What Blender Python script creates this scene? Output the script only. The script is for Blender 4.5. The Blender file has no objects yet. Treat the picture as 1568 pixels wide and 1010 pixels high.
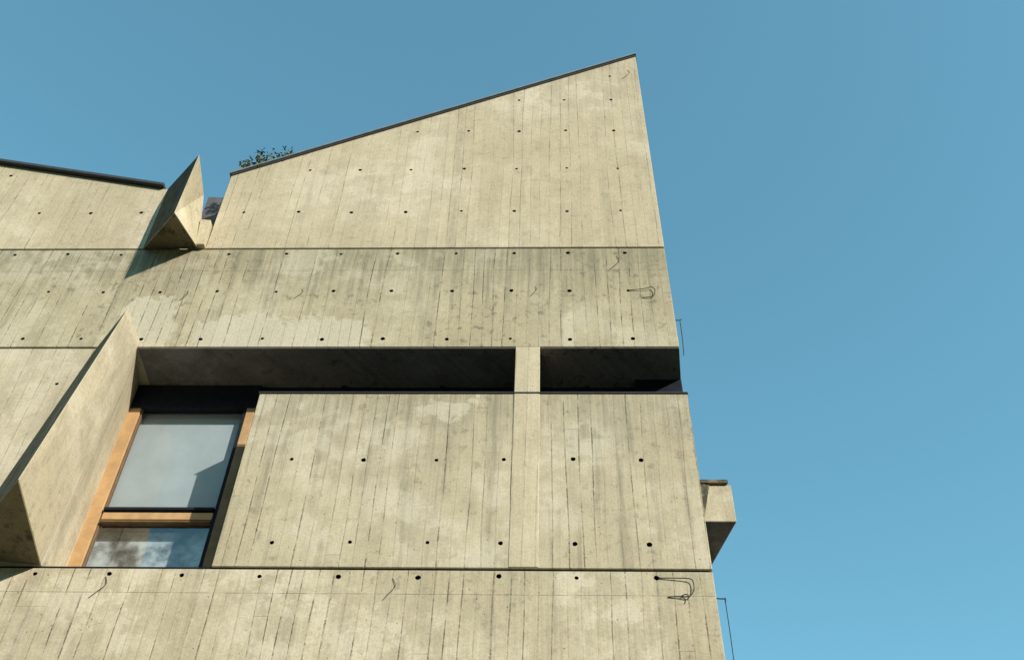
import bpy, bmesh, math, random
from mathutils import Vector, Matrix, noise as mnoise
random.seed(7)
scene = bpy.context.scene
EYE = 1.6           # everything below is measured from eye level; the building empty lifts it

# ------------------------------------------------------------------ node helpers
class NT:
    def __init__(s, tree): s.t = tree; s.n = tree.nodes; s.l = tree.links
    def node(s, typ, **kw):
        nd = s.n.new(typ)
        for k, v in kw.items(): setattr(nd, k, v)
        return nd
    def put(s, sock, v):
        if isinstance(v, bpy.types.NodeSocket): s.l.new(v, sock)
        else: sock.default_value = v
    def math(s, op, a, b=None, c=None, clamp=False):
        nd = s.node('ShaderNodeMath', operation=op); nd.use_clamp = clamp
        s.put(nd.inputs[0], a)
        if b is not None: s.put(nd.inputs[1], b)
        if c is not None: s.put(nd.inputs[2], c)
        return nd.outputs[0]
    def comb(s, x, y, z):
        nd = s.node('ShaderNodeCombineXYZ')
        s.put(nd.inputs[0], x); s.put(nd.inputs[1], y); s.put(nd.inputs[2], z)
        return nd.outputs[0]
    def noise(s, vec, scale, detail=4, rough=0.55, w=None):
        nd = s.node('ShaderNodeTexNoise')
        nd.inputs['Scale'].default_value = scale
        nd.inputs['Detail'].default_value = detail
        nd.inputs['Roughness'].default_value = rough
        s.l.new(vec, nd.inputs['Vector'])
        return nd.outputs['Fac']
    def ramp(s, v, a, b, lo=0.0, hi=1.0, smooth=True):
        nd = s.node('ShaderNodeMapRange')
        if smooth: nd.interpolation_type = 'SMOOTHSTEP'
        s.put(nd.inputs[0], v)
        nd.inputs[1].default_value = a; nd.inputs[2].default_value = b
        nd.inputs[3].default_value = lo; nd.inputs[4].default_value = hi
        return nd.outputs[0]
    def mix(s, f, a, b, mode='MIX'):
        nd = s.node('ShaderNodeMix', data_type='RGBA', blend_type=mode)
        s.put(nd.inputs[0], f)
        for sk, v in ((nd.inputs[6], a), (nd.inputs[7], b)):
            if isinstance(v, bpy.types.NodeSocket): s.l.new(v, sk)
            else: sk.default_value = (*v, 1) if len(v) == 3 else v
        return nd.outputs[2]

def new_mat(name):
    m = bpy.data.materials.new(name); m.use_nodes = True
    t = NT(m.node_tree)
    b = m.node_tree.nodes['Principled BSDF']
    return m, t, b

def simple_mat(name, col, rough=0.7, metal=0.0, var=0.15, scale=12, spec=0.3):
    m, t, b = new_mat(name)
    tc = t.node('ShaderNodeTexCoord')
    n = t.noise(tc.outputs['Object'], scale, 5, 0.6)
    c = t.mix(t.ramp(n, 0.3, 0.7), [v*(1-var) for v in col], [min(1, v*(1+var)) for v in col])
    t.l.new(c, b.inputs['Base Color'])
    b.inputs['Roughness'].default_value = rough
    b.inputs['Metallic'].default_value = metal
    b.inputs['Specular IOR Level'].default_value = spec
    bp = t.node('ShaderNodeBump'); bp.inputs['Strength'].default_value = 0.2
    bp.inputs['Distance'].default_value = 0.01
    t.l.new(n, bp.inputs['Height']); t.l.new(bp.outputs[0], b.inputs['Normal'])
    return m

KC = (1.29, 1.28, 1.27)     # overall cement colour correction
def concrete(name, tint=(1, 1, 1), board=0.128, seam=1.0, moss=0.0, streak=1.0, topdirt=0.6, patch=1.0, grime=0.5, tone=0.09,
             hlines=(), repairs=()):
    m, t, b = new_mat(name)
    tc = t.node('ShaderNodeTexCoord'); sep = t.node('ShaderNodeSeparateXYZ')
    O = tc.outputs['Object']; t.l.new(O, sep.inputs[0])
    X, Y, Z = sep.outputs
    gs = t.node('ShaderNodeSeparateXYZ'); t.l.new(tc.outputs['Generated'], gs.inputs[0]); GZ = gs.outputs[2]
    info = t.node('ShaderNodeObjectInfo')
    seed = t.math('MULTIPLY', info.outputs['Random'], 97.0)
    h = t.math('ADD', X, t.math('MULTIPLY', Y, -0.75))
    wob = t.noise(t.comb(t.math('MULTIPLY', h, 1.7), seed, t.math('MULTIPLY', Z, 0.25)), 1.0, 2)
    bb = t.math('ADD', t.math('DIVIDE', h, board), t.math('MULTIPLY', wob, 1.3))
    idx = t.math('FLOOR', bb); fr = t.math('FRACT', bb)
    wn = t.node('ShaderNodeTexWhiteNoise', noise_dimensions='2D')
    t.l.new(t.comb(idx, seed, 0), wn.inputs['Vector'])
    rnd = wn.outputs['Value']
    sepc = t.node('ShaderNodeSeparateColor'); t.l.new(wn.outputs['Color'], sepc.inputs[0])
    rnd2 = sepc.outputs[1]
    d = t.math('MINIMUM', fr, t.math('SUBTRACT', 1.0, fr))
    sid = t.math('FLOOR', t.math('ADD', bb, 0.5))
    wn3 = t.node('ShaderNodeTexWhiteNoise', noise_dimensions='2D'); t.l.new(t.comb(sid, seed, 3.3), wn3.inputs['Vector'])
    srnd = wn3.outputs['Value']
    brk = t.noise(t.comb(t.math('MULTIPLY', sid, 3.7), seed, t.math('MULTIPLY', Z, 2.6)), 1.0, 6, 0.78)
    brk = t.math('MULTIPLY', t.ramp(brk, 0.42, 0.58), t.ramp(srnd, 0.2, 0.85, 0.15, 1.0))
    rag = t.noise(t.comb(t.math('MULTIPLY', h, 34), t.math('MULTIPLY', Y, 30), t.math('MULTIPLY', Z, 24)), 1.0, 4, 0.78)
    dd = t.math('ADD', d, t.math('MULTIPLY', t.math('SUBTRACT', rag, 0.5), 0.20))
    line = t.ramp(dd, 0.0, 0.08, 1.0, 0.0)
    seamf = t.math('MULTIPLY', line, t.math('MULTIPLY_ADD', brk, 0.82, 0.12))
    ez = t.math('ADD', t.math('DIVIDE', Z, 2.1), t.math('MULTIPLY', rnd, 5.0))
    ef = t.math('FRACT', ez); ed = t.math('MINIMUM', ef, t.math('SUBTRACT', 1.0, ef))
    endf = t.math('MULTIPLY', t.ramp(ed, 0.0, 0.004, 1.0, 0.0), t.ramp(rnd2, 0.5, 0.85))
    for hz in hlines:
        hd = t.math('ABSOLUTE', t.math('SUBTRACT', Z, hz))
        hn = t.noise(t.comb(t.math('MULTIPLY', h, 3.0), seed, 0), 1.0, 4, 0.7)
        endf = t.math('MAXIMUM', endf, t.math('MULTIPLY', t.ramp(hd, 0.002, 0.007, 1, 0), t.ramp(hn, 0.38, 0.55, 0.25, 1.4)))
    lift = t.math('FLOOR', ez)
    wn2 = t.node('ShaderNodeTexWhiteNoise', noise_dimensions='3D')
    t.l.new(t.comb(idx, lift, seed), wn2.inputs['Vector']); rb = wn2.outputs['Value']
    off = t.comb(seed, seed, 0)
    va = t.node('ShaderNodeVectorMath', operation='ADD'); t.l.new(O, va.inputs[0]); t.l.new(off, va.inputs[1])
    P = va.outputs[0]
    big = t.noise(P, 0.75, 5, 0.62)
    med = t.noise(P, 2.6, 6, 0.68)
    blot = t.noise(P, 9.0, 5, 0.7)
    fine = t.noise(P, 38, 4, 0.75)
    grit = t.noise(P, 120, 2, 0.8)
    st = t.noise(t.comb(t.math('MULTIPLY', h, 8), seed, t.math('MULTIPLY', Z, 0.5)), 1.0, 5, 0.66)
    st2 = t.noise(t.comb(t.math('MULTIPLY', h, 22), seed, t.math('MULTIPLY', Z, 0.9)), 1.0, 4, 0.7)
    grain = t.noise(t.comb(t.math('MULTIPLY', h, 75), seed, t.math('MULTIPLY', Z, 3.0)), 1.0, 3, 0.6)
    vor = t.node('ShaderNodeTexVoronoi'); vor.inputs['Scale'].default_value = 15
    t.l.new(P, vor.inputs['Vector'])
    vs = t.node('ShaderNodeSeparateColor'); t.l.new(vor.outputs['Color'], vs.inputs[0])
    pore = t.math('MULTIPLY', t.ramp(vor.outputs['Distance'], 0.07, 0.13, 1, 0), t.ramp(vs.outputs[0], 0.66, 0.74))
    T = lambda c: [c[i]*tint[i]*KC[i] for i in range(3)]
    col = t.mix(t.ramp(big, 0.34, 0.66), T((0.430, 0.357, 0.240)), T((0.495, 0.420, 0.298)))
    col = t.mix(t.ramp(med, 0.42, 0.70, 0, 0.6*patch), col, T((0.345, 0.290, 0.196)))
    col = t.mix(t.ramp(blot, 0.50, 0.72, 0, 0.28*patch), col, T((0.32, 0.27, 0.20)))
    col = t.mix(t.ramp(st, 0.50, 0.70, 0, 0.50*streak), col, T((0.25, 0.212, 0.148)))
    fall = t.ramp(t.math('ADD', GZ, t.math('MULTIPLY', t.math('SUBTRACT', st, 0.5), 1.3)), 0.35, 1.0)
    run = t.math('MULTIPLY', fall, t.ramp(st2, 0.38, 0.60, 0.35, 1.0))
    col = t.mix(t.math('MULTIPLY', run, 0.58*topdirt), col, T((0.20, 0.176, 0.125)))
    eff = t.math('MULTIPLY', t.ramp(big, 0.50, 0.60), t.ramp(med, 0.47, 0.53, 1, 0))
    col = t.mix(t.math('MULTIPLY', eff, 0.42*patch), col, T((0.55, 0.48, 0.37)))
    gr = t.math('MULTIPLY', t.ramp(blot, 0.54, 0.66), t.ramp(big, 0.45, 0.56, 1, 0))
    col = t.mix(t.math('MULTIPLY', gr, grime*0.9), col, T((0.19, 0.165, 0.12)))
    for (x0, x1, z0, z1, amt) in repairs:
        wx = t.math('ADD', X, t.math('MULTIPLY', t.math('SUBTRACT', med, 0.5), 0.9))
        wz = t.math('ADD', Z, t.math('MULTIPLY', t.math('SUBTRACT', med, 0.5), 0.9))
        mk = t.math('MULTIPLY', t.ramp(wx, x0, x0+.05), t.ramp(wx, x1-.05, x1, 1, 0))
        mk = t.math('MULTIPLY', mk, t.math('MULTIPLY', t.ramp(wz, z0, z0+.05), t.ramp(wz, z1-.05, z1, 1, 0)))
        col = t.mix(t.math('MULTIPLY', mk, amt), col, T((0.54, 0.47, 0.36)))
    def mul(col, v):
        c = t.node('ShaderNodeCombineColor')
        for i in range(3): t.l.new(v, c.inputs[i])
        return t.mix(1.0, col, c.outputs[0], 'MULTIPLY')
    v = t.math('MULTIPLY_ADD', rb, tone, 1.0-tone*0.6)
    v = t.math('MULTIPLY', v, t.ramp(fine, 0.25, 0.75, 0.84, 1.12, False))
    v = t.math('MULTIPLY', v, t.ramp(grit, 0.25, 0.75, 0.86, 1.14, False))
    v = t.math('MULTIPLY', v, t.ramp(grain, 0.3, 0.7, 0.95, 1.04, False))
    col = mul(col, v)
    col = t.mix(t.math('MULTIPLY', seamf, 0.74*seam, clamp=True), col, T((0.085, 0.07, 0.046)))
    col = t.mix(t.math('MULTIPLY', endf, 0.28*seam), col, T((0.13, 0.11, 0.08)))
    col = t.mix(t.math('MULTIPLY', pore, 0.55), col, (0.09, 0.075, 0.055))
    if moss > 0:
        mm = t.noise(P, 6, 7, 0.7)
        col = t.mix(t.ramp(mm, 0.62-0.25*moss, 0.75-0.2*moss, 0, 0.9), col, (0.05, 0.048, 0.035))
    t.l.new(col, b.inputs['Base Color'])
    b.inputs['Roughness'].default_value = 0.92
    b.inputs['Specular IOR Level'].default_value = 0.15
    hgt = t.math('MULTIPLY', rb, 0.0022)
    hgt = t.math('ADD', hgt, t.math('MULTIPLY', seamf, -0.005*seam))
    hgt = t.math('ADD', hgt, t.math('MULTIPLY', endf, -0.002*seam))
    hgt = t.math('ADD', hgt, t.math('MULTIPLY', grain, 0.0018))
    hgt = t.math('ADD', hgt, t.math('MULTIPLY', fine, 0.003))
    hgt = t.math('ADD', hgt, t.math('MULTIPLY', pore, -0.006))
    bp = t.node('ShaderNodeBump'); bp.inputs['Strength'].default_value = 0.7
    bp.inputs['Distance'].default_value = 1.0
    t.l.new(hgt, bp.inputs['Height']); t.l.new(bp.outputs[0], b.inputs['Normal'])
    return m

M_CON = concrete('board_formed_concrete')
M_GABLE = concrete('gable_concrete', tint=(1.0, 1.0, 1.01), seam=0.7, streak=0.6, topdirt=0.25, patch=0.85, grime=0.3)
M_BAND = concrete('weathered_band_concrete', tint=(0.86, 0.87, 0.85), topdirt=1.1, grime=0.85, seam=1.15,
                  hlines=(10.19,), repairs=((-3.9, -2.0, 8.6, 9.38, .9), (-4.75, -4.15, 8.6, 9.75, .8)))
M_PAR = concrete('parapet_concrete', tint=(0.95, 0.955, 0.955), topdirt=0.8, streak=1.3, seam=1.15,
                 repairs=((-1.30, -0.8, 7.8, 8.05, .6), (-0.9, -.3, 5.9, 6.15, .5)))
M_LOW = concrete('lower_concrete', tint=(1.04, 1.035, 1.03), topdirt=0.5, streak=0.8, seam=1.2, grime=0.5, hlines=(5.677,))
M_PIER = concrete('pier_concrete', tint=(1.04, 1.04, 1.05), seam=0.4, streak=0.4, topdirt=0.1, patch=0.6, grime=0.1)
M_FIN = concrete('spout_concrete', tint=(0.98, 0.98, 0.98), seam=0.3, streak=0.5, topdirt=0.3, tone=0.05)
M_FDARK = concrete('shaded_side_concrete', tint=(0.42, 0.42, 0.42), seam=0.3, streak=0.5, moss=0.4)  # fin's shaded faces: shade painted in by the dark tint, plus some moss
M_FSPOUT = concrete('spout_shaded_side_concrete', tint=(0.30, 0.29, 0.27), seam=0.3, streak=0.5, moss=0.5)  # spout's shaded faces: darker tint paints the shade in, plus some moss
M_MOSS = concrete('mossy_concrete', tint=(0.5, 0.5, 0.46), seam=0.3, moss=1.0)
M_SOF = concrete('shaded_soffit_concrete', tint=(0.30, 0.34, 0.50), seam=0.3, moss=0.0, patch=1.8, grime=1.0)  # dark bluish tint puts the shade of undersides and recesses into the colour
M_HOLE = simple_mat('tie_hole_dark', (0.02, 0.019, 0.021), 0.95, spec=0.05)
M_COP = simple_mat('zinc_coping', (0.22, 0.245, 0.26), 0.6, 0.2)
M_COPD = simple_mat('dark_coping', (0.05, 0.055, 0.06), 0.7)
M_WOOD = simple_mat('tan_wood', (0.50, 0.30, 0.14), 0.6, 0, 0.12, 8)
M_WOODR = simple_mat('shaded_wood', (0.22, 0.15, 0.085), 0.7, 0, 0.15, 8)  # darker wood colour stands in for the parapet's shadow on the jamb
M_BROWN = simple_mat('brown_wood', (0.15, 0.09, 0.045), 0.6)
M_DARK = simple_mat('dark_frame', (0.015, 0.019, 0.028), 0.8, spec=0.1)
M_WIRE = simple_mat('rusty_wire', (0.035, 0.028, 0.025), 0.8)
M_ROOM = simple_mat('room_cloud_mottle', (0.30, 0.32, 0.33), 0.9, 0, 0.9, 5)  # strong mottling paints in the cloud reflection of the lower pane
M_BLIND = simple_mat('roller_blind', (0.39, 0.425, 0.44), 0.9, 0, 0.07, 2.5)

def glass_mat(name, base):
    m = bpy.data.materials.new(name); m.use_nodes = True
    t = NT(m.node_tree); t.n.remove(t.n['Principled BSDF'])
    out = t.n['Material Output']
    tr = t.node('ShaderNodeBsdfTransparent'); tr.inputs[0].default_value = (0.93, 0.95, 0.95, 1)
    gl = t.node('ShaderNodeBsdfGlossy'); gl.inputs['Roughness'].default_value = 0.04
    gl.inputs[0].default_value = (1, 1, 1, 1)
    lw = t.node('ShaderNodeLayerWeight'); lw.inputs[0].default_value = 0.15
    f = t.math('ADD', lw.outputs['Fresnel'], base, clamp=True)
    mx = t.node('ShaderNodeMixShader')
    t.l.new(f, mx.inputs[0]); t.l.new(tr.outputs[0], mx.inputs[1]); t.l.new(gl.outputs[0], mx.inputs[2])
    t.l.new(mx.outputs[0], out.inputs['Surface'])
    return m
M_GLASS = glass_mat('window_glass', 0.03)
M_GLASS2 = glass_mat('window_glass_lower', 0.14)

# ------------------------------------------------------------------ mesh helpers
building = bpy.data.objects.new('concrete_building', None)
scene.collection.objects.link(building); building.location = (0, 0, EYE)

def link(ob, parent=building):
    scene.collection.objects.link(ob)
    if parent: ob.parent = parent
    return ob

FLARE = 0.117
def prism(name, poly, y0, y1, mat, bevel=0.006, flare=True, holes=None, back=None):
    """polygon given as (x,z) in the facade plane, extruded from y0 to y1"""
    bm = bmesh.new()
    def P(x, z, y):
        if flare and x > 1.2: x += FLARE*(y-8.0)
        return (x, y, z)
    f = [bm.verts.new(P(x, z, y0)) for x, z in poly]
    g = [bm.verts.new(P(x, z, y1)) for x, z in (back or poly)]
    n = len(poly)
    bm.faces.new(f); bm.faces.new(list(reversed(g)))
    for i in range(n):
        j = (i+1) % n
        bm.faces.new((f[j], f[i], g[i], g[j]))
    bmesh.ops.recalc_face_normals(bm, faces=bm.faces)
    if bevel > 0:
        bmesh.ops.bevel(bm, geom=list(bm.edges), offset=bevel, segments=1, affect='EDGES', clamp_overlap=True)
    me = bpy.data.meshes.new(name); bm.to_mesh(me); bm.free()
    me.materials.append(mat)
    ob = link(bpy.data.objects.new(name, me))
    if holes:
        me.materials.append(M_HOLE)
        cb = bmesh.new()
        for (hx, hz) in holes:
            r = 0.023*random.uniform(0.8, 1.15)
            hx += random.uniform(-.012, .012); hz += random.uniform(-.012, .012)
            a = []; c = []
            for k in range(12):
                an = k*math.tau/12; q = random.uniform(0.85, 1.12)
                a.append(cb.verts.new((hx+r*q*1.1*math.cos(an), y0-0.03, hz+r*q*1.1*math.sin(an))))
                c.append(cb.verts.new((hx+r*0.75*math.cos(an), y0+0.07, hz+r*0.75*math.sin(an))))
            cb.faces.new(a); cb.faces.new(list(reversed(c)))
            for k in range(12):
                cb.faces.new((a[(k+1) % 12], a[k], c[k], c[(k+1) % 12]))
        bmesh.ops.recalc_face_normals(cb, faces=cb.faces)
        cm = bpy.data.meshes.new('cut'); cb.to_mesh(cm); cb.free()
        cm.materials.append(mat); cm.materials.append(M_HOLE)
        for p in cm.polygons: p.material_index = 1
        co = link(bpy.data.objects.new('cut', cm))
        md = ob.modifiers.new('b', 'BOOLEAN'); md.operation = 'DIFFERENCE'; md.solver = 'EXACT'; md.object = co
        try: md.material_mode = 'TRANSFER'
        except Exception: pass
        bpy.context.view_layer.update()
        dg = bpy.context.evaluated_depsgraph_get()
        nm = bpy.data.meshes.new_from_object(ob.evaluated_get(dg))
        ob.modifiers.clear(); ob.data = nm; nm.name = name
        bpy.data.objects.remove(co)
    return ob

def box(name, x0, x1, y0, y1, z0, z1, mat, bevel=0.004, flare=False):
    return prism(name, [(x0, z0), (x1, z0), (x1, z1), (x0, z1)], y0, y1, mat, bevel, flare)

def poly_mesh(name, verts, faces, mat, bevel=0.006, mats=None):
    bm = bmesh.new(); vs = [bm.verts.new(v) for v in verts]
    for i, f in enumerate(faces):
        fc = bm.faces.new([vs[k] for k in f])
        if mats: fc.material_index = mats[i]
    bmesh.ops.recalc_face_normals(bm, faces=bm.faces)
    if bevel: bmesh.ops.bevel(bm, geom=list(bm.edges), offset=bevel, segments=1, affect='EDGES', clamp_overlap=True)
    me = bpy.data.meshes.new(name); bm.to_mesh(me); bm.free()
    for mm in (mat if isinstance(mat, list) else [mat]): me.materials.append(mm)
    return link(bpy.data.objects.new(name, me))

def pane(name, x0, x1, y, z0, z1, mat):
    me = bpy.data.meshes.new(name)
    me.from_pydata([(x0, y, z0), (x1, y, z0), (x1, y, z1), (x0, y, z1)], [], [(0, 1, 2, 3)])
    me.materials.append(mat)
    return link(bpy.data.objects.new(name, me))

def wire(name, pts, r=0.005, mat=None, cyclic=False):
    cu = bpy.data.curves.new(name, 'CURVE'); cu.dimensions = '3D'
    cu.bevel_depth = r; cu.bevel_resolution = 1; cu.resolution_u = 6
    s = cu.splines.new('NURBS'); s.points.add(len(pts)-1)
    for i, p in enumerate(pts): s.points[i].co = (*p, 1)
    s.order_u = 3; s.use_endpoint_u = True; s.use_cyclic_u = cyclic
    cu.materials.append(mat or M_WIRE)
    return link(bpy.data.objects.new(name, cu))

# ------------------------------------------------------------------ facade
COL = [-8.42, -7.76, -7.10, -6.43, -5.78, -5.13, -4.47, -3.81, -3.13, -2.47, -1.79, -1.09, -0.41, 0.235, 0.905]
G = -EYE
low_holes = [(x, 5.865) for x in (-7.86, -7.2, -6.54, -5.88, -5.21, -4.54, -3.888, -3.218, -2.536, -1.843, -1.132, -0.433, 0.249, 0.931)]
low_holes += [(x, z) for x in COL for z in (4.55, 3.5, 2.4)]
prism('lower_wall', [(-9.5, G), (1.50, G), (1.430, 5.933), (-9.5, 5.933)], 8.0, 9.19, M_LOW, holes=low_holes)
par_holes = [(x, z) for x in (-2.50, -1.79, -1.09, -0.42, 0.245, 0.90) for z in (7.233, 6.229)]
prism('parapet_panel', [(-2.99, 5.960), (1.430, 5.960), (1.420, 8.14), (-2.985, 8.14)], 8.0, 8.25, M_PAR, holes=par_holes)
prism('beam_band', [(-9.5, 8.86), (1.40, 8.86), (1.379, 10.608), (-9.5, 10.608)], 8.0, 9.19, M_BAND,
      holes=[(x, z) for x in COL for z in (8.988, 9.806, 10.516) if not (z > 10 and abs(x+4.47) < .1)])
up_h = [(x, 11.375) for x in COL if x > -4.0] + [(x, 12.338) for x in COL if x > -3.3] + \
       [(x, 13.28) for x in COL if x > -2.0] + [(x, 14.126) for x in COL if x > -0.5] + [(0.905, 14.80)]
ROOF_L = (-4.16, 12.215); ROOF_R = (1.323, 15.42)
prism('gable_wall', [(-4.135, 10.632), (1.379, 10.632), ROOF_R, ROOF_L], 8.0, 9.19, M_GABLE, holes=up_h)
prism('left_upper_wall', [(-9.5, 10.632), (-4.60, 10.632), (-4.60, 11.82), (-9.5, 13.06)], 8.0, 9.19, M_GABLE,
      holes=[(x, 11.375) for x in COL if x < -5.0] + [(x, 12.25) for x in COL if x < -6.9])
prism('left_window_wall', [(-9.5, 5.960), (-4.52, 5.960), (-4.47, 8.836), (-9.5, 8.836)], 8.0, 8.64, M_GABLE, flare=False,
      holes=[(-5.17, 8.281), (-5.82, 8.281), (-6.5, 8.281), (-5.82, 7.233), (-6.5, 7.233), (-5.82, 6.229), (-6.5, 6.229)],
      back=[(-9.5, 5.960), (-4.60, 5.960), (-4.60, 8.836), (-9.5, 8.836)])
prism('facade_pier', [(-0.355, 5.968), (-0.09, 5.968), (-0.09, 8.856), (-0.35, 8.856)], 7.994, 8.22, M_PIER, 0.004, flare=False)
box('joint_filler_lower', -9.45, 1.41, 8.02, 8.2, 5.925, 5.965, M_HOLE, 0)
box('joint_filler_upper', -9.45, 1.36, 8.02, 8.2, 10.60, 10.64, M_HOLE, 0)
box('joint_filler_left', -9.45, -4.7, 8.02, 8.2, 8.83, 8.87, M_HOLE, 0)
prism('end_pier', [(0.95, 5.957), (1.428, 5.957), (1.402, 8.845), (0.95, 8.845)], 8.47, 9.19, M_DARK)  # near-black material stands in for shade at the recess end
body = [(-9.5, G), (1.50, G), (1.430, 5.94), (1.40, 8.86), (1.379, 10.62), (1.323, 15.38), (-4.16, 12.18), (-4.60, 11.79), (-9.5, 13.02)]
prism('building_body', body, 9.19, 18.0, M_CON)
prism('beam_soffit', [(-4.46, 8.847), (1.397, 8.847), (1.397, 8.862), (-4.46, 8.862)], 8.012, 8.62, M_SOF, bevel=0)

# copings
def coping(name, a, b, th, y0, y1, mat, drop=0.0):
    return prism(name, [(a[0], a[1]-drop), (b[0], b[1]-drop), (b[0], b[1]+th), (a[0], a[1]+th)], y0, y1, mat, 0.003)
coping('roof_coping', (-4.18, 12.212), (1.335, 15.436), 0.030, 7.960, 9.4, M_COP, -0.002)
coping('roof_drip_strip', (-4.15, 12.223), (1.325, 15.423), 0.004, 7.980, 8.05, M_COPD, 0.022)
coping('left_roof_coping', (-9.52, 13.07), (-4.97, 11.918), 0.05, 7.94, 9.4, M_COPD, 0.004)
prism('parapet_cap', [(-2.995, 8.141), (1.425, 8.141), (1.425, 8.158), (-2.995, 8.158)], 7.985, 8.27, M_COPD, 0.003)

# ------------------------------------------------------------------ rain spout (upper) and folded fin (lower)
T = (-4.338, 7.38, 10.497); P = (-4.345, 7.38, 11.75)
A = (-4.90, 8.003, 10.62); Q = (-4.925, 8.003, 11.92); B = (-4.215, 8.003, 10.62); R = (-4.42, 8.003, 11.77)
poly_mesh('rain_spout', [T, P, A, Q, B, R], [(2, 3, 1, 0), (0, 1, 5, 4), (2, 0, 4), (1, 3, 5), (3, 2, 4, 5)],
          [M_FIN, M_FSPOUT], 0.006, [1, 0, 1, 0, 0])  # left and under faces take the painted-shade concrete
prism('spout_cheek', [(-4.30, 11.14), (-4.165, 11.12), (-4.135, 10.625), (-4.24, 10.625)], 7.93, 8.4, M_FIN, 0.004, False)
prism('spout_recess_wall', [(-4.62, 10.63), (-4.13, 10.63), (-4.13, 12.42), (-4.62, 12.46)], 8.5, 9.2, M_SOF, 0.004, False)  # shade beside the gable is painted in by the dark tint
Ap = (-4.50, 7.57, 9.02); C1 = (-4.46, 8.003, 8.95); Mx = (-4.488, 7.05, 6.137)
BR = (-4.52, 8.003, 5.955); N = (-5.37, 8.003, 6.05); L = (-4.93, 8.003, 8.78)
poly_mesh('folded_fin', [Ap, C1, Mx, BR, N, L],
          [(0, 1, 2), (1, 3, 2), (2, 3, 4), (0, 2, 5), (5, 2, 4), (5, 4, 3, 1), (0, 5, 1)], [M_FIN, M_FDARK], 0.008, [0, 0, 1, 1, 1, 0, 0])  # left and under faces carry their shade in the colour

# ------------------------------------------------------------------ window
box('window_jamb_left', -4.60, -4.46, 8.57, 8.64, 5.96, 8.50, M_WOOD)
box('window_jamb_bead', -4.46, -4.44, 8.59, 8.64, 5.96, 8.50, M_BROWN)
box('window_jamb_right', -3.29, -3.20, 8.57, 8.64, 5.96, 7.95, M_WOODR)  # shadowed part of the jamb, shade painted by the darker wood
box('window_jamb_right_top', -3.29, -3.20, 8.568, 8.64, 7.953, 8.50, M_WOOD)
box('window_jamb_right_bead', -3.33, -3.29, 8.58, 8.64, 5.96, 8.50, M_DARK)
box('window_head', -4.60, -3.20, 8.56, 8.66, 8.49, 8.843, M_DARK)
box('window_transom_top', -4.44, -3.33, 8.55, 8.64, 7.055, 7.09, M_DARK)
box('window_transom', -4.44, -3.33, 8.57, 8.64, 6.945, 7.035, M_WOOD)
box('window_transom_lip', -4.44, -3.33, 8.56, 8.64, 6.905, 6.93, M_BROWN)
pane('window_pane_upper', -4.45, -3.32, 8.61, 7.08, 8.51, M_GLASS)
pane('window_pane_lower', -4.45, -3.32, 8.61, 5.96, 6.92, M_GLASS2)
pane('roller_blind', -4.56, -3.25, 8.68, 7.0, 8.6, M_BLIND)
box('room_back', -4.6, -3.1, 8.72, 8.75, 5.96, 6.9, M_ROOM, 0)
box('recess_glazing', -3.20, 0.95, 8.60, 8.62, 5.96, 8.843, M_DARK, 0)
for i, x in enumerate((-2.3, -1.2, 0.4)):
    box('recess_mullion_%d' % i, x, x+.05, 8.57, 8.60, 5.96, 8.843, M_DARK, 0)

# ------------------------------------------------------------------ side spout on the right flank
def side(z0, z1, gx=0.0, gy=0.0):
    pl = [(1.48, 9.0-gy), (1.925+gx, 9.0-gy), (1.66+gx, 10.05), (1.60, 10.05)]
    return [(x, y, z0) for x, y in pl] + [(x, y, z1) for x, y in pl]
BF = [(0, 1, 2, 3), (4, 5, 6, 7), (0, 1, 5, 4), (1, 2, 6, 5), (2, 3, 7, 6), (3, 0, 4, 7)]
poly_mesh('side_spout', side(7.30, 7.79), BF, [M_FIN, M_SOF], 0.006, [1, 0, 0, 0, 0, 0])  # underside shade comes from the dark-tinted material
poly_mesh('side_spout_cap', side(7.793, 7.845, -0.03, 0.03), BF, M_MOSS)
poly_mesh('side_spout_stain_block', [(1.49, 8.97, 7.30), (1.60, 8.99, 7.33), (1.49, 9.3, 7.3), (1.49, 8.97, 7.791), (1.70, 8.99, 7.791), (1.49, 9.3, 7.791)],
          [(0, 1, 2), (3, 4, 5), (0, 1, 4, 3), (1, 2, 5, 4), (2, 0, 3, 5)], M_MOSS, 0.003)

# ------------------------------------------------------------------ wires and tie ends
fy = 7.994
wire('anchor_wire', [(1.06, fy, 9.68), (1.17, fy-.01, 9.67), (1.20, fy-.02, 9.72), (1.21, fy-.02, 9.80), (1.17, fy-.02, 9.86), (1.12, fy-.02, 9.81), (0.92, fy, 9.81)], 0.0045)
wire('anchor_wire_b', [(1.02, fy, 5.665), (1.13, fy-.01, 5.665), (1.20, fy-.02, 5.65), (1.25, fy-.02, 5.72), (1.25, fy-.02, 5.83), (1.20, fy-.02, 5.85), (0.95, fy, 5.86)], 0.0045)
wire('anchor_wire_tail', [(1.13, fy-.01, 5.665), (1.17, fy-.02, 5.69), (1.20, fy-.02, 5.66), (1.18, fy-.02, 5.62)], 0.0045)
wire('flank_rod', [(1.50, 8.3, 9.62), (1.505, 8.3, 9.3), (1.49, 8.3, 9.05)], 0.005)
wire('flank_rod_arm', [(1.41, 8.25, 9.60), (1.50, 8.3, 9.62), (1.52, 8.3, 9.66)], 0.006)
wire('flank_rod_b', [(1.56, 8.3, 5.86), (1.565, 8.3, 5.5), (1.56, 8.3, 5.2)], 0.004)
wire('flank_rod_b_arm', [(1.44, 8.25, 5.84), (1.55, 8.3, 5.86), (1.57, 8.3, 5.88), (1.56, 8.3, 5.83)], 0.006)
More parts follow.
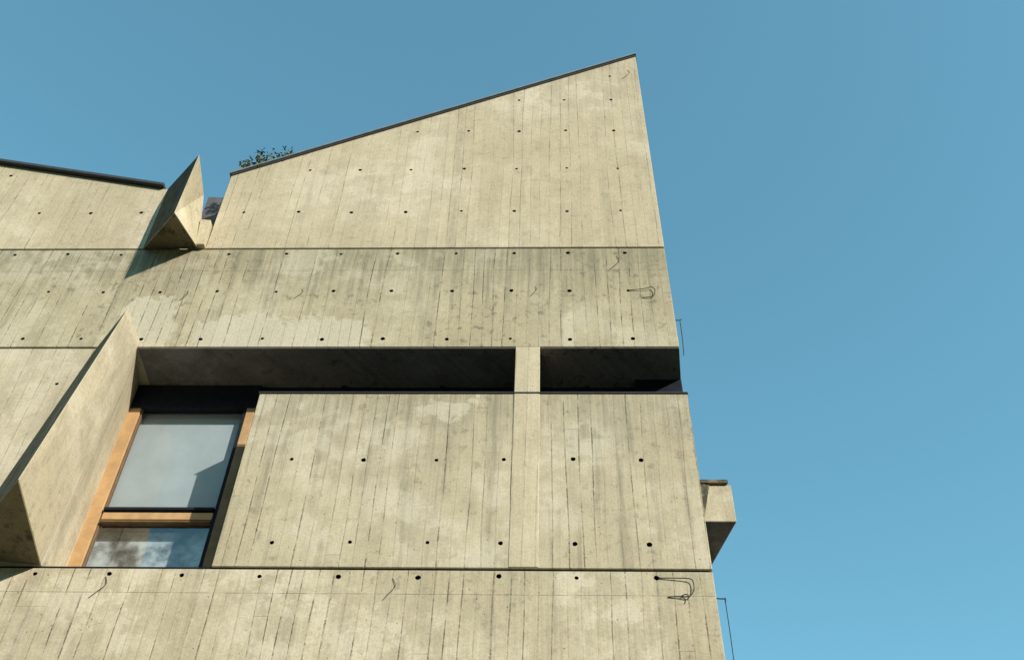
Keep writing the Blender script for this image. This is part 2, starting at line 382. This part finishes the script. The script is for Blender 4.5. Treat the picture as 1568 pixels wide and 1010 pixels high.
for i, (x, z, s, r) in enumerate([(-3.90, 5.84, .9, .003), (-1.36, 5.84, .9, .003), (-4.15, 9.82, .7, .0025), (-2.83, 9.85, .7, .0025),
                               (-0.15, 9.88, .7, .0025), (0.80, 10.45, 1.1, .003), (1.18, 14.98, 1.1, .0025)]):
    w = random.uniform(-.02, .02); k = random.uniform(.8, 1.2)
    wire('tie_wire_%d' % i, [(x, fy, z), (x+.03*s, fy-.004, z-.05*s), (x+.02*s+w, fy-.004, z-.11*s), (x-.03*s*k, fy-.003, z-.18*s), (x-.08*s*k, fy, z-.25*s)], r)

# ------------------------------------------------------------------ shrub growing on the roof edge
def leaf_mat():
    m, t, b = new_mat('shrub_leaf')
    g = t.node('ShaderNodeNewGeometry')
    c = t.mix(g.outputs['Random Per Island'], (0.04, 0.06, 0.02), (0.12, 0.16, 0.05))
    t.l.new(c, b.inputs['Base Color']); b.inputs['Roughness'].default_value = 0.6
    return m
ML = leaf_mat(); MB = simple_mat('shrub_bark', (0.07, 0.05, 0.035), 0.9)
bm = bmesh.new()
base = Vector((-3.80, 8.03, 12.40))
def strip(a, b_, r, mi):
    d = (b_-a).normalized(); s = d.cross(Vector((0, 1, 0.3))).normalized()*r; q = d.cross(s).normalized()*r
    va = [bm.verts.new(a+o) for o in (s, q, -s, -q)]; vb = [bm.verts.new(b_+o*.6) for o in (s, q, -s, -q)]
    for k in range(4):
        f = bm.faces.new((va[k], va[(k+1) % 4], vb[(k+1) % 4], vb[k])); f.material_index = mi
for k in range(30):
    tx = random.uniform(-0.32, 0.32)
    hz = random.uniform(.22, .58)*(1-1.3*abs(tx-0.04)) + 0.20*tx
    p0 = base+Vector((tx*.35, random.uniform(-.02, .08), tx*.2)); prev = p0
    for sgm in range(1, 6):
        f = sgm/5
        p = p0 + Vector((tx*.65*f, random.uniform(-.03, .03), hz*f)) + Vector((random.uniform(-.02, .02), 0, 0))
        strip(prev, p, 0.004*(1.2-f), 1); prev = p
        for j in range(5 if sgm > 1 else 3):
            c = p + Vector([random.gauss(0, .030) for _ in range(3)])
            n = Vector([random.gauss(0, 1) for _ in range(3)]).normalized()
            u = n.orthogonal().normalized(); v = n.cross(u)
            Ln = random.uniform(.016, .032); W = Ln*.55
            vs = [bm.verts.new(c+u*Ln), bm.verts.new(c+v*W), bm.verts.new(c-u*Ln), bm.verts.new(c-v*W)]
            bm.faces.new(vs).material_index = 0
me = bpy.data.meshes.new('shrub'); bm.to_mesh(me); bm.free()
me.materials.append(ML); me.materials.append(MB)
sh = bpy.data.objects.new('shrub', me); scene.collection.objects.link(sh); sh.location = (0, 0, EYE)

# ------------------------------------------------------------------ ground and an added, unseen ridge ring that blocks low sky light
bm = bmesh.new()
vs = [bm.verts.new(v) for v in ((-2500, -2500, 0), (2500, -2500, 0), (2500, 2500, 0), (-2500, 2500, 0))]
bm.faces.new(vs); me = bpy.data.meshes.new('ground'); bm.to_mesh(me); bm.free()
me.materials.append(simple_mat('ground_grass', (0.055, 0.065, 0.035), 0.95, 0, 0.3, 0.6))
scene.collection.objects.link(bpy.data.objects.new('ground', me))
bm = bmesh.new(); rings = []
NA = 220
for j in range(16):
    f = j/15; r = 130 + 420*f; ring = []
    for i in range(NA):
        a = i*math.tau/NA
        ridge = 0.85+0.30*mnoise.noise(Vector((math.cos(a)*2.2, math.sin(a)*2.2, 0)))+0.06*mnoise.noise(Vector((math.cos(a)*14, math.sin(a)*14, 3)))
        prof = math.sin(min(1.0, f*1.15)*math.pi/2)**1.3
        z = -2 + 225*ridge*prof + 3*mnoise.noise(Vector((math.cos(a)*r/14, math.sin(a)*r/14, 0)))*f
        ring.append(bm.verts.new((r*math.cos(a), r*math.sin(a), z)))
    rings.append(ring)
for j in range(15):
    for i in range(NA):
        k = (i+1) % NA
        bm.faces.new((rings[j][i], rings[j][k], rings[j+1][k], rings[j+1][i])).smooth = True
me = bpy.data.meshes.new('sky_blocker_hills'); bm.to_mesh(me); bm.free()
me.materials.append(simple_mat('sky_blocker_hill', (0.045, 0.055, 0.032), 0.95, 0, 0.5, 0.15, 0.1))  # added ring out of view, keeps wall shadows dark
scene.collection.objects.link(bpy.data.objects.new('sky_blocker_hills', me))

# ------------------------------------------------------------------ light
to_sun = Vector((1.0, -1.0, 0.75)).normalized()
sd = bpy.data.lights.new('sun', 'SUN'); sd.energy = 5.0; sd.angle = math.radians(0.53); sd.color = (1.0, 0.94, 0.84)
so = bpy.data.objects.new('sun', sd); scene.collection.objects.link(so)
so.rotation_mode = 'QUATERNION'; so.rotation_quaternion = to_sun.to_track_quat('Z', 'Y')
so.location = (20, -20, 30)
w = bpy.data.worlds.new('World'); scene.world = w; w.use_nodes = True
t = NT(w.node_tree)
bg = t.n['Background']
sky = t.node('ShaderNodeTexSky', sky_type='NISHITA'); sky.sun_disc = False
sky.sun_elevation = math.asin(to_sun.z); sky.sun_rotation = math.atan2(to_sun.x, to_sun.y)
sky.altitude = 100; sky.air_density = 1.0; sky.dust_density = 0.5; sky.ozone_density = 1.0
tinted = t.mix(1.0, sky.outputs[0], (1.26, 2.03, 1.70), 'MULTIPLY')
t.l.new(tinted, bg.inputs['Color']); bg.inputs['Strength'].default_value = 0.15

# ------------------------------------------------------------------ camera
cam = bpy.data.cameras.new('camera'); cam.sensor_width = 36; cam.lens = 1700/1568*36
cam.clip_end = 6000; cam.clip_start = 0.05
co = bpy.data.objects.new('camera', cam); scene.collection.objects.link(co)
Zr = Vector((0.0239, 0.6590, -0.7519)).normalized()
Xr = Vector((0.99947, 0.0010, 0.03268)); Xr = (Xr - Zr*Xr.dot(Zr)).normalized()
Yr = Zr.cross(Xr)
co.matrix_world = Matrix.Translation((0, 0, EYE)) @ Matrix((Xr, Yr, Zr)).to_4x4()
scene.camera = co
scene.view_settings.view_transform = 'Standard'
scene.view_settings.look = 'None'
